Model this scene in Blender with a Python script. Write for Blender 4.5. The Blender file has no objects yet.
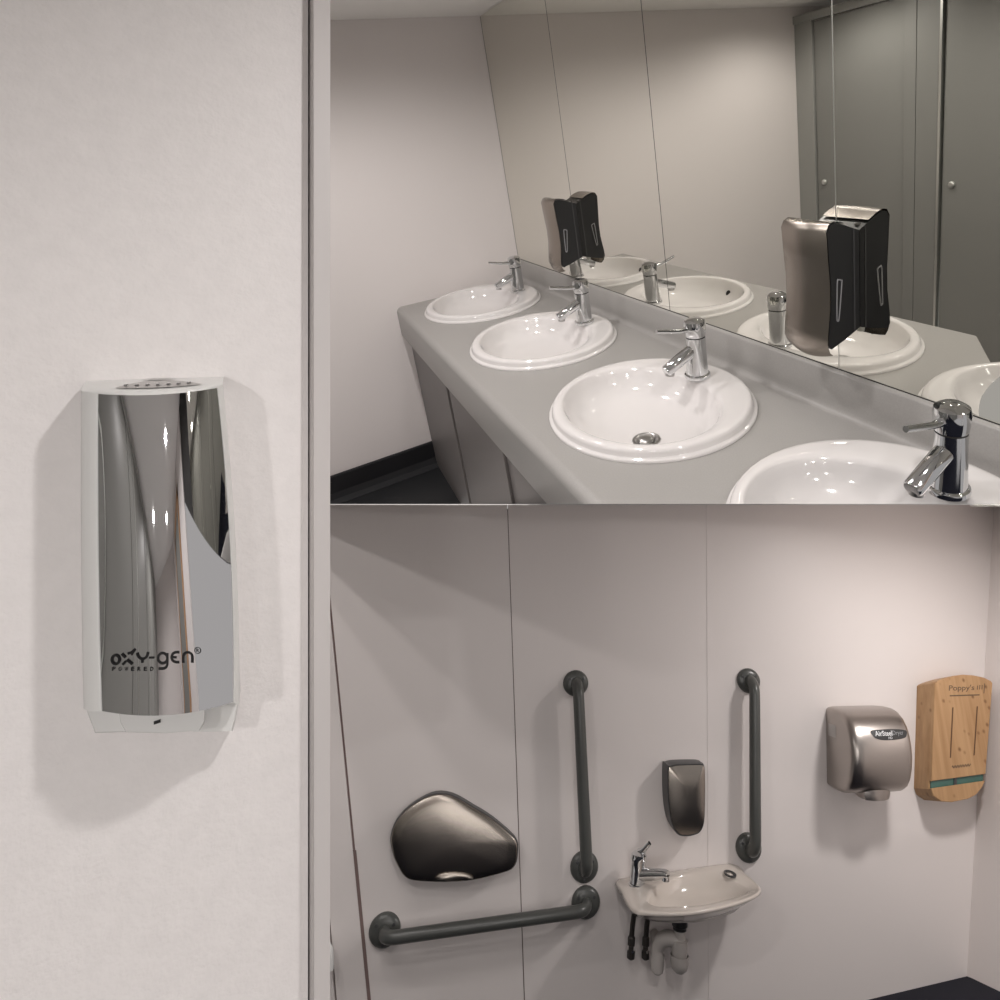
import bpy, bmesh, math, random
from mathutils import Vector, Matrix

# ------------------------------------------------------------------ camera, world, exposure
scn = bpy.context.scene
COL = scn.collection
CAM = Vector((2.890146, -1.061935, 1.563161))
RC = Matrix(((0.4820115, 0.8677672, -0.1210167), (0.1666649, -0.2264088, -0.9596676), (-0.8601673, 0.4424016, -0.2537579)))
cam = bpy.data.cameras.new('camera'); cam_o = bpy.data.objects.new('camera', cam); COL.objects.link(cam_o)
cam.sensor_width = 36; cam.lens = 21.6; cam.shift_x = -0.095; cam.shift_y = -0.215; cam.clip_start = 0.02; cam.clip_end = 60
mw = Matrix.Identity(4)
for i in range(3):
    mw[i][0] = RC[0][i]; mw[i][1] = -RC[1][i]; mw[i][2] = -RC[2][i]; mw[i][3] = CAM[i]
cam_o.matrix_world = mw; scn.camera = cam_o
world = bpy.data.worlds.new('world'); scn.world = world; world.use_nodes = True
world.node_tree.nodes['Background'].inputs[0].default_value = (1.0, 0.96, 0.945, 1)
world.node_tree.nodes['Background'].inputs[1].default_value = 0.36
vs = scn.view_settings; vs.view_transform = 'Standard'; vs.look = 'None'; vs.gamma = 1.0; vs.exposure = 0.2; vs.use_curve_mapping = False

ML = Matrix(((0.3950716, -0.5187117, 0.7581930, 1.5798379), (0.8709109, 0.4740807, -0.1294670, -0.3093621), (-0.2922887, 0.7114672, 0.6390475, -1.0308579), (0, 0, 0, 1)))
MP = Matrix(((-0.0735758, -0.3573234, 0.9310782, 2.3456840), (0.9698186, 0.1919823, 0.1503149, -1.2004291), (-0.2324616, 0.9140365, 0.3324136, 1.2762661), (0, 0, 0, 1)))
MU = Matrix.Identity(4)
CUTN = Vector((0.4514910, -0.3643723, -0.8144868))      # storey ceiling between the washroom and the room under it
CEIL = 2.126
DOWN = [(0.95, -0.75), (1.75, -0.75), (2.75, -0.46), (3.9, -0.75), (5.0, -0.75), (0.62, -1.62), (1.75, -1.62), (3.2, -1.62), (4.5, -1.62)]
DPOW = [19, 16, 17, 22, 22, 18, 18, 10, 22]

def lamp(name, typ, loc, energy, color=(1, 0.955, 0.935), aim=None, **kw):
    l = bpy.data.lights.new(name, typ); l.energy = energy; l.color = color
    for k, v in kw.items(): setattr(l, k, v)
    o = bpy.data.objects.new(name, l); COL.objects.link(o); o.location = loc
    if aim is not None:
        o.rotation_euler = (Vector(aim) - Vector(loc)).to_track_quat('-Z', 'Y').to_euler()
    return o
for i, (x, y) in enumerate(DOWN):
    lamp('downlight_lamp', 'SPOT', (x, y, CEIL - 0.015), DPOW[i], aim=(x, y, 0), spot_size=math.radians(166), spot_blend=0.6, shadow_soft_size=0.035)
def ceil_y(x, z):   # storey ceiling, in the lower room's wall frame
    return 0.80911 + (0.09910072 * (x + 0.89596) - 0.13100425 * (z - 2.74860)) / 0.98641621
lx, lz = 0.85, 0.85
p = ML @ Vector((lx, ceil_y(lx, lz) - 0.012, lz))
q = ML @ Vector((lx, ceil_y(lx, lz) - 1.0, lz))
lamp('ceiling_panel_lamp', 'AREA', p, 9.0, aim=q, shape='DISK', size=0.16)

# ------------------------------------------------------------------ helpers
def tree(name):
    m = bpy.data.materials.new(name); m.use_nodes = True
    return m, m.node_tree, m.node_tree.nodes['Principled BSDF']
def mat(name, col, rough=0.5, metal=0.0, spec=0.5, bump=0.0, bscale=200, vary=0.0, vscale=3.0, coat=0.0, stretch=None, emit=None):
    m, t, b = tree(name)
    b.inputs['Base Color'].default_value = (*col, 1); b.inputs['Roughness'].default_value = rough
    b.inputs['Metallic'].default_value = metal; b.inputs['Specular IOR Level'].default_value = spec
    b.inputs['Coat Weight'].default_value = coat
    if emit: b.inputs['Emission Color'].default_value = (*emit[0], 1); b.inputs['Emission Strength'].default_value = emit[1]
    tc = t.nodes.new('ShaderNodeTexCoord'); mp = t.nodes.new('ShaderNodeMapping'); t.links.new(tc.outputs['Object'], mp.inputs[0])
    if stretch: mp.inputs['Scale'].default_value = stretch
    if vary:
        n = t.nodes.new('ShaderNodeTexNoise'); n.inputs['Scale'].default_value = vscale; n.inputs['Detail'].default_value = 4
        t.links.new(mp.outputs[0], n.inputs['Vector'])
        r = t.nodes.new('ShaderNodeValToRGB'); r.color_ramp.elements[0].position = 0.3; r.color_ramp.elements[1].position = 0.7
        r.color_ramp.elements[0].color = (*[c * (1 - vary) for c in col], 1); r.color_ramp.elements[1].color = (*[min(1, c * (1 + vary)) for c in col], 1)
        t.links.new(n.outputs[0], r.inputs[0]); t.links.new(r.outputs[0], b.inputs['Base Color'])
    if bump:
        n2 = t.nodes.new('ShaderNodeTexNoise'); n2.inputs['Scale'].default_value = bscale; n2.inputs['Detail'].default_value = 3
        t.links.new(mp.outputs[0], n2.inputs['Vector'])
        bp = t.nodes.new('ShaderNodeBump'); bp.inputs['Strength'].default_value = bump; bp.inputs['Distance'].default_value = 0.002
        t.links.new(n2.outputs[0], bp.inputs['Height']); t.links.new(bp.outputs[0], b.inputs['Normal'])
    return m
M = {}
M['wall'] = mat('painted_wall', (0.76, 0.715, 0.70), 0.6, spec=0.3, bump=0.10, bscale=90)
M['wall_text'] = mat('woodchip_wall', (0.86, 0.83, 0.82), 0.55, spec=0.3, bump=0.25, bscale=240, vary=0.02, vscale=60)
M['clad'] = mat('white_wall_cladding', (0.76, 0.71, 0.69), 0.42, spec=0.35)
M['trim'] = mat('grey_white_trim', (0.62, 0.59, 0.58), 0.45)
M['seam'] = mat('brown_seam', (0.20, 0.14, 0.13), 0.8)
M['ceiling'] = mat('ceiling_paint', (0.86, 0.84, 0.82), 0.8)
M['floor'] = mat('charcoal_vinyl', (0.018, 0.019, 0.021), 0.45, vary=0.12, vscale=200)
M['navy'] = mat('dark_vinyl', (0.009, 0.010, 0.018), 0.7, spec=0.15)
M['skirt'] = mat('black_skirting', (0.016, 0.016, 0.018), 0.5, spec=0.25)
M['worktop'] = mat('grey_laminate', (0.340, 0.328, 0.315), 0.36, spec=0.4, vary=0.04, vscale=300)
M['cab'] = mat('grey_cabinet', (0.165, 0.152, 0.148), 0.42, spec=0.4)
M['cab_dark'] = mat('dark_backing', (0.03, 0.028, 0.027), 0.7)  # near-black tone of carcass, mirror backing, pane edges and tap collars
M['cubicle'] = mat('grey_cubicle_board', (0.215, 0.215, 0.203), 0.38, spec=0.4)
M['cubicle_l'] = mat('lighter_cubicle_board', (0.30, 0.30, 0.285), 0.38, spec=0.4)
M['alu'] = mat('satin_aluminium', (0.62, 0.63, 0.60), 0.3, metal=0.9)
M['ceramic'] = mat('white_vitreous_china', (0.74, 0.715, 0.705), 0.08, spec=0.6, coat=0.5)
M['ceramic2'] = mat('ivory_vitreous_china', (0.66, 0.60, 0.545), 0.12, spec=0.6, coat=0.4)
M['chrome'] = mat('chrome', (0.72, 0.73, 0.74), 0.06, metal=1.0)
M['mirror_chrome'] = mat('mirror_chrome', (0.82, 0.82, 0.83), 0.025, metal=1.0)
M['drain'] = mat('dull_chrome', (0.50, 0.49, 0.48), 0.28, metal=1.0)
M['black'] = mat('black_plastic', (0.020, 0.020, 0.021), 0.32)
M['blackgl'] = mat('dark_hole', (0.01, 0.01, 0.01), 0.6)
M['grey_line'] = mat('grey_window_outline', (0.30, 0.30, 0.31), 0.4)
M['steel'] = mat('brushed_steel', (0.50, 0.465, 0.435), 0.24, metal=1.0, bump=0.06, bscale=60, stretch=(1, 60, 60))
M['steel_d'] = mat('brushed_steel_front', (0.34, 0.305, 0.27), 0.25, metal=1.0, bump=0.06, bscale=60, stretch=(60, 1, 60))
M['steel_dry'] = mat('satin_steel_cover', (0.41, 0.375, 0.35), 0.29, metal=1.0, bump=0.05, bscale=40, stretch=(1, 50, 50))
M['bar'] = mat('dark_grey_coated_tube', (0.080, 0.083, 0.078), 0.30, spec=0.5)
M['dgrey'] = mat('dark_grey_plastic', (0.055, 0.055, 0.057), 0.4)
M['white_pl'] = mat('white_plastic', (0.78, 0.78, 0.765), 0.28, spec=0.5)
M['pipe'] = mat('white_waste_pipe', (0.50, 0.465, 0.44), 0.4)
M['hose'] = mat('braided_hose', (0.05, 0.045, 0.042), 0.4, metal=0.5, bump=0.4, bscale=500)
M['ink'] = mat('black_print', (0.006, 0.006, 0.007), 0.4)
M['white_ink'] = mat('white_print', (0.62, 0.63, 0.64), 0.5)
M['grey_ink'] = mat('grey_print', (0.28, 0.29, 0.30), 0.5)
M['brown_ink'] = mat('burnt_brown_print', (0.14, 0.09, 0.055), 0.7)
M['green_win'] = mat('green_plastic_window', (0.05, 0.13, 0.11), 0.15, coat=0.6)
M['slot'] = mat('burnt_slot', (0.12, 0.06, 0.03), 0.8)
M['woodframe'] = mat('varnished_wood_frame', (0.46, 0.27, 0.15), 0.4, vary=0.15, vscale=12, stretch=(8, 8, 1))
M['lens'] = mat('lamp_lens', (1, 1, 1), 0.3, emit=((1, 0.95, 0.9), 30.0))
M['sticker'] = mat('pale_sticker', (0.50, 0.48, 0.46), 0.35)
def wood():
    m, t, b = tree('bamboo_board')
    tc = t.nodes.new('ShaderNodeTexCoord'); mp = t.nodes.new('ShaderNodeMapping'); mp.inputs['Scale'].default_value = (38, 2.2, 38)
    t.links.new(tc.outputs['Object'], mp.inputs[0])
    n = t.nodes.new('ShaderNodeTexNoise'); n.inputs['Scale'].default_value = 1.4; n.inputs['Detail'].default_value = 5; t.links.new(mp.outputs[0], n.inputs['Vector'])
    r = t.nodes.new('ShaderNodeValToRGB')
    r.color_ramp.elements[0].position = 0.3; r.color_ramp.elements[1].position = 0.72
    r.color_ramp.elements[0].color = (0.36, 0.205, 0.095, 1); r.color_ramp.elements[1].color = (0.50, 0.31, 0.16, 1)
    t.links.new(n.outputs[0], r.inputs[0])
    v = t.nodes.new('ShaderNodeTexVoronoi'); v.inputs['Scale'].default_value = 21.0; t.links.new(tc.outputs['Object'], v.inputs['Vector'])
    r2 = t.nodes.new('ShaderNodeValToRGB'); r2.color_ramp.elements[0].position = 0.04; r2.color_ramp.elements[1].position = 0.20
    r2.color_ramp.elements[0].color = (0.42, 0.33, 0.26, 1); r2.color_ramp.elements[1].color = (1, 1, 1, 1)
    t.links.new(v.outputs['Distance'], r2.inputs[0])
    mx = t.nodes.new('ShaderNodeMixRGB'); mx.blend_type = 'MULTIPLY'; mx.inputs[0].default_value = 1
    t.links.new(r.outputs[0], mx.inputs[1]); t.links.new(r2.outputs[0], mx.inputs[2]); t.links.new(mx.outputs[0], b.inputs['Base Color'])
    b.inputs['Roughness'].default_value = 0.5
    return m
M['bamboo'] = wood()
def mirror_mat():
    m, t, b = tree('silvered_mirror')
    b.inputs['Base Color'].default_value = (0.84, 0.832, 0.77, 1); b.inputs['Metallic'].default_value = 1; b.inputs['Roughness'].default_value = 0.0
    return m
M['mirror'] = mirror_mat()

def make_mesh(name, V, F, m, smooth=False, angle=40, cut=False, mw_=None):
    bm = bmesh.new()
    vs_ = [bm.verts.new(v) for v in V]
    for f in F:
        try: bm.faces.new([vs_[i] for i in f])
        except ValueError: pass
    bmesh.ops.remove_doubles(bm, verts=bm.verts, dist=1e-6)
    bmesh.ops.recalc_face_normals(bm, faces=bm.faces)
    if cut:
        g = bm.verts[:] + bm.edges[:] + bm.faces[:]
        r = bmesh.ops.bisect_plane(bm, geom=g, plane_co=CAM - CUTN * 0.0002, plane_no=CUTN, clear_outer=True)
        ce = [e for e in r['geom_cut'] if isinstance(e, bmesh.types.BMEdge)]
        if cut == 'fill' and ce: bmesh.ops.edgenet_fill(bm, edges=ce)
    me = bpy.data.meshes.new(name); bm.to_mesh(me); bm.free()
    me.materials.append(m if not isinstance(m, str) else M[m])
    if smooth:
        me.polygons.foreach_set('use_smooth', [True] * len(me.polygons))
        me.set_sharp_from_angle(angle=math.radians(angle))
    return me

class Thing:
    """an Empty at the thing's base; parts are given in the room's own frame"""
    def __init__(s, name, label, cat, origin, mx=MU, group=None):
        s.o = bpy.data.objects.new(name, None); COL.objects.link(s.o); s.o.empty_display_size = 0.05
        s.org = Vector(origin); s.mx = mx
        s.o.matrix_world = mx @ Matrix.Translation(s.org)
        s.o['label'] = label; s.o['category'] = cat
        if group: s.o['group'] = group
    def part(s, name, VF, m, smooth=False, angle=40, parent=None, cut=False, label=None):
        V, F = VF
        if cut:
            me = make_mesh(name, V, F, m, smooth, angle, cut)
            me.transform(Matrix.Translation(-s.org))
        else:
            me = make_mesh(name, [Vector(v) - s.org for v in V], F, m, smooth, angle)
        o = bpy.data.objects.new(name, me); COL.objects.link(o); o.parent = parent or s.o
        if label: o['label'] = label
        return o
def single(name, VF, m, label=None, cat=None, mx=MU, smooth=False, angle=40, cut=False, kind=None, group=None, parent=None):
    V, F = VF
    me = make_mesh(name, V, F, m, smooth, angle, cut)
    if parent is None:
        c = sum((Vector(v.co) for v in me.vertices), Vector()) / max(1, len(me.vertices))
        me.transform(Matrix.Translation(-c))
        o = bpy.data.objects.new(name, me); COL.objects.link(o); o.matrix_world = mx @ Matrix.Translation(c)
    else:
        o = bpy.data.objects.new(name, me); COL.objects.link(o); o.parent = parent
        me.transform(Matrix.Translation(-(mx.inverted() @ parent.matrix_world).translation))
    if label: o['label'] = label
    if cat: o['category'] = cat
    if kind: o['kind'] = kind
    if group: o['group'] = group
    return o
def struct(name, VF, m, mx=MU, cut=False, label=None, cat=None, smooth=False):
    return single(name, VF, m, label, cat, mx, smooth, 40, cut, 'structure')
def join(*vfs):
    V, F = [], []
    for v, f in vfs:
        n = len(V); V += list(v); F += [tuple(i + n for i in q) for q in f]
    return V, F
def box(x0, x1, y0, y1, z0, z1):
    V = [(x, y, z) for z in (z0, z1) for y in (y0, y1) for x in (x0, x1)]
    return V, [(0, 2, 3, 1), (4, 5, 7, 6), (0, 1, 5, 4), (2, 6, 7, 3), (0, 4, 6, 2), (1, 3, 7, 5)]
def bbox(x0, x1, y0, y1, z0, z1, b=0.003):
    """box with chamfered edges"""
    bm = bmesh.new(); V, F = box(x0, x1, y0, y1, z0, z1); vv = [bm.verts.new(v) for v in V]
    for f in F: bm.faces.new([vv[i] for i in f])
    bmesh.ops.bevel(bm, geom=bm.edges[:], offset=b, segments=2, affect='EDGES', profile=0.5)
    bm.verts.index_update(); R = [tuple(v.co) for v in bm.verts], [tuple(v.index for v in f.verts) for f in bm.faces]
    bm.free(); return R
def hexa(b4, t4):
    return list(b4) + list(t4), [(3, 2, 1, 0), (4, 5, 6, 7), (0, 1, 5, 4), (1, 2, 6, 5), (2, 3, 7, 6), (3, 0, 4, 7)]
def loft(rings, close=True, cap0=True, cap1=True):
    V = [v for r in rings for v in r]; n = len(rings[0]); F = []
    for k in range(len(rings) - 1):
        for i in range(n if close else n - 1):
            j = (i + 1) % n
            F.append((k * n + i, k * n + j, (k + 1) * n + j, (k + 1) * n + i))
    if cap0: F.append(tuple(range(n - 1, -1, -1)))
    if cap1: F.append(tuple(range((len(rings) - 1) * n, len(rings) * n)))
    return V, F
def grid(rows): return loft(rows, close=False, cap0=False, cap1=False)
def smooth_path(pts, n=6):
    """Catmull-Rom through the points"""
    P = [Vector(p) for p in pts]; out = []
    for i in range(len(P) - 1):
        a = P[max(i - 1, 0)]; b = P[i]; c = P[i + 1]; d = P[min(i + 2, len(P) - 1)]
        for k in range(n):
            t = k / n
            out.append(0.5 * ((2 * b) + (c - a) * t + (2 * a - 5 * b + 4 * c - d) * t * t + (3 * b - a - 3 * c + d) * t ** 3))
    out.append(P[-1]); return out
def smooth_loop(pts, n=4):
    P = [Vector(p) for p in pts]; m = len(P); out = []
    for i in range(m):
        a, b, c, d = P[i - 1], P[i], P[(i + 1) % m], P[(i + 2) % m]
        for k in range(n):
            t = k / n
            out.append(0.5 * ((2 * b) + (c - a) * t + (2 * a - 5 * b + 4 * c - d) * t * t + (3 * b - a - 3 * c + d) * t ** 3))
    return out
def tube(path, r, seg=14, caps=True):
    P = [Vector(p) for p in path]; rings = []
    rr = r if isinstance(r, (list, tuple)) else [r] * len(P)
    up = None
    for i, p in enumerate(P):
        d = (P[min(i + 1, len(P) - 1)] - P[max(i - 1, 0)]).normalized()
        if up is None:
            up = Vector((0, 0, 1)) if abs(d.z) < 0.9 else Vector((0, 1, 0))
        up = (up - d * up.dot(d)).normalized(); s = d.cross(up)
        rings.append([tuple(p + (up * math.cos(a) + s * math.sin(a)) * rr[i]) for a in [2 * math.pi * k / seg for k in range(seg)]])
    return loft(rings, True, caps, caps)
def lathe(axis_o, axis_d, prof, seg=24, caps=True):
    """prof = (radius, distance along axis)"""
    o = Vector(axis_o); d = Vector(axis_d).normalized(); u = Vector((0, 0, 1)) if abs(d.z) < 0.9 else Vector((1, 0, 0))
    u = (u - d * u.dot(d)).normalized(); w = d.cross(u)
    return loft([[tuple(o + d * h + (u * math.cos(a) + w * math.sin(a)) * r) for a in [2 * math.pi * k / seg for k in range(seg)]] for r, h in prof], True, caps, caps)
def ell(cx, cy, a, b, z, n=48):
    return [(cx + a * math.cos(2 * math.pi * k / n), cy + b * math.sin(2 * math.pi * k / n), z) for k in range(n)]
def text_geo(body, size=1.0, bold=0.0):
    c = bpy.data.curves.new('lettering', 'FONT'); c.body = body; c.size = size; c.resolution_u = 3; c.offset = bold
    o = bpy.data.objects.new('lettering', c); COL.objects.link(o)
    dg = bpy.context.evaluated_depsgraph_get(); me = bpy.data.meshes.new_from_object(o.evaluated_get(dg))
    V = [tuple(v.co) for v in me.vertices]; F = [tuple(p.vertices) for p in me.polygons]
    bpy.data.objects.remove(o); bpy.data.curves.remove(c); bpy.data.meshes.remove(me)
    return V, F
def fit_text(body, x0, x1, y0, y1, fn, bold=0.0):
    V, F = text_geo(body, 1.0, bold)
    xs = [v[0] for v in V]; ys = [v[1] for v in V]; a, b, c, d = min(xs), max(xs), min(ys), max(ys)
    return [fn(x0 + (v[0] - a) / (b - a) * (x1 - x0), y0 + (v[1] - c) / (d - c) * (y1 - y0)) for v in V], F
def ribbon(pts, w, fn, closed=False, n=5, sm=True):
    P = [Vector((p[0], p[1], 0)) for p in pts]
    if sm: P = smooth_loop(P, n) if closed else smooth_path(P, n)
    m = len(P); A, B = [], []
    for i in range(m):
        d = (P[(i + 1) % m] - P[i - 1]) if closed else (P[min(i + 1, m - 1)] - P[max(i - 1, 0)])
        d.normalize(); k = Vector((-d.y, d.x, 0)) * w / 2
        A.append(P[i] + k); B.append(P[i] - k)
    V = [fn(v.x, v.y) for v in A] + [fn(v.x, v.y) for v in B]
    F = [(i, (i + 1) % m, m + (i + 1) % m, m + i) for i in range(m if closed else m - 1)]
    return V, F
def shift(VF, d): return [tuple(Vector(v) + Vector(d)) for v in VF[0]], VF[1]

# ================================================================== WASHROOM (upper right): the setting
XE, YR = 6.2, -3.5
struct('wall_left', box(-0.06, 0, YR, 0.06, 0, CEIL + 0.05), 'wall', cut=True, label='plain white end wall beside the vanity counter', cat='wall')
struct('wall_back', box(0, XE, 0.012, 0.07, 0, CEIL + 0.05), 'cab_dark', cut=True, label='wall carrying the mirrors above the vanity counter', cat='wall')
struct('wall_right', box(XE, XE + 0.06, YR, 0.07, 0, CEIL + 0.05), 'wall')
struct('wall_rear', box(-0.06, XE + 0.06, YR - 0.06, YR, 0, CEIL + 0.05), 'wall')
struct('wall_front', box(3.9, XE, -0.02, 0.012, 0, CEIL), 'wall')
struct('ceiling', box(-0.06, XE + 0.06, YR - 0.06, 0.07, CEIL, CEIL + 0.05), 'ceiling', label='plain pale ceiling above the mirrors', cat='ceiling')
struct('floor', box(0, 3.3, -2.6, 0.0, -0.02, 0.0), 'floor', cut=True, label='charcoal vinyl floor beside the grey vanity cabinet', cat='floor')
sk = [(0.012, 0.130), (0.014, 0.125), (0.014, 0.045), (0.024, 0.018), (0.05, 0.002), (0.0, 0.0), (0.0, 0.130)]
struct('baseboard_left', loft([[(x, y, z) for x, z in sk] for y in (-2.6, -0.590)]), 'skirt', cut=True, label='black coved skirting along the foot of the white end wall', cat='skirting')
# wooden door frame beyond the end of the counter
d1 = Thing('door_1', 'grey door in a varnished wooden frame beyond the counter', 'door', (4.5, -0.03, 0))
d1.o['kind'] = 'structure'
d1.part('door_leaf', bbox(4.56, 5.36, -0.055, -0.02, 0.6, 1.9), 'cubicle')
for a, b, c, d in ((4.46, 4.55, 0.6, 1.98), (5.37, 5.46, 0.6, 1.98), (4.46, 5.46, 1.905, 1.985)):
    d1.part('door_frame', bbox(a, b, -0.075, -0.02, c, d), 'woodframe')
# mirrors, edge to edge
MJ = [0.0, 0.7114, 1.3346, 1.9991, 2.66, 3.42]
mnames = ['narrow mirror pane against the white end wall', 'mirror pane behind the second basin, left of the dark joint', 'mirror pane between the dark joint and the nearer towel dispenser', 'mirror pane to the right of the nearer towel dispenser, reflecting grey doors', 'mirror pane at the near end of the counter, out past the last tap']
for k in range(5):
    a, b = MJ[k] + (0.001 if k else 0.002), MJ[k + 1] - 0.0012
    t = Thing('mirror', mnames[k], 'mirror', ((a + b) / 2, 0.0, 0.955), group='mirror panes above the vanity')
    t.part('glass', box(a, b, 0.0, 0.006, 0.955, CEIL - 0.002), 'mirror', cut=True)
    em = 'cab_dark' if k != 3 else 'alu'
    t.part('edge', box(a - (0.0022 if k == 3 else 0.0009), a, -0.0006, 0.006, 0.955, CEIL - 0.002), em, cut=True)
    if k == 0: t.part('edge', box(a, b, -0.0008, 0.006, 0.953, 0.9555), 'cab_dark', cut=True)
    else: t.part('edge', box(a, b, -0.0008, 0.006, 0.953, 0.9555), 'cab_dark', cut=True)

# ------------------------------------------------------------------ worktop with holes under the basins
BAS = [(0.3169, -0.3166), (0.986, -0.3166), (1.673, -0.320), (2.3297, -0.2844)]
TAPX = [0.3482, 1.0024, 1.6578, 2.351]
BA, BB = 0.280, 0.2607
ZC = 0.85
def worktop_geo():
    bm = bmesh.new(); eds = []
    def loop(pts):
        vs_ = [bm.verts.new(p) for p in pts]
        for i in range(len(vs_)): eds.append(bm.edges.new((vs_[i], vs_[(i + 1) % len(vs_)])))
    x1, yf, yb = 3.42, -0.620, -0.030
    N = 40
    out = [(x1 * k / N, yf, ZC) for k in range(N)] + [(x1, yf, ZC)] + [(x1 * (N - k) / N, yb, ZC) for k in range(N)] + [(0, yb, ZC)]
    loop(out)
    for bx_, by_ in BAS: loop(ell(bx_, by_, BA * 0.93, BB * 0.93, ZC, 40))
    bmesh.ops.triangle_fill(bm, use_beauty=True, edges=eds)
    bm.verts.index_update()
    R = [tuple(v.co) for v in bm.verts], [tuple(v.index for v in f.verts) for f in bm.faces]
    bm.free(); return R
wt = Thing('vanity_worktop', 'grey laminate vanity counter holding four white oval basins', 'counter', (1.7, -0.3, ZC))
wt.part('top', worktop_geo(), 'worktop', cut=True)
fp = [(-0.620, ZC)] + [(-0.620 - 0.026 * math.sin(a), ZC - 0.026 + 0.026 * math.cos(a)) for a in [math.pi / 2 * k / 6 for k in range(1, 7)]] + [(-0.646, 0.712), (-0.642, 0.704), (-0.605, 0.704)]
wt.part('front_edge', grid([[(x, y, z) for y, z in fp] for x in (0.0, 3.42)]), 'worktop', smooth=True, cut=True)
cv = [(-0.030, ZC), (-0.022, ZC + 0.0015), (-0.016, ZC + 0.006), (-0.0125, ZC + 0.014), (-0.012, ZC + 0.024), (-0.012, ZC + 0.097), (-0.010, ZC + 0.1015), (-0.006, ZC + 0.1035), (0.006, ZC + 0.1035)]
wt.part('upstand', grid([[(x, y, z) for y, z in cv] for x in (0.0, 3.42)]), 'worktop', smooth=True, cut=True)

# ------------------------------------------------------------------ cabinet below
cb = Thing('vanity_cabinet', 'dark grey cupboard fronts under the vanity counter', 'cabinet', (1.2, -0.59, 0))
cb.part('carcass', box(0.002, 3.3, -0.597, -0.03, 0, 0.700), 'cab_dark', cut=True)
cb.part('end_panel', bbox(0.003, 0.622, -0.613, -0.5972, 0.0, 0.685, 0.002), 'cab', cut=True)
for a, b in ((0.668, 1.270), (1.345, 1.96), (1.98, 2.6)):
    cb.part('door', bbox(a, b, -0.614, -0.5972, 0.03, 0.655, 0.003), 'cab', cut=True)
cb.part('stile', box(1.272, 1.343, -0.604, -0.5972, 0.0, 0.685), 'cab', cut=True)

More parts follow.
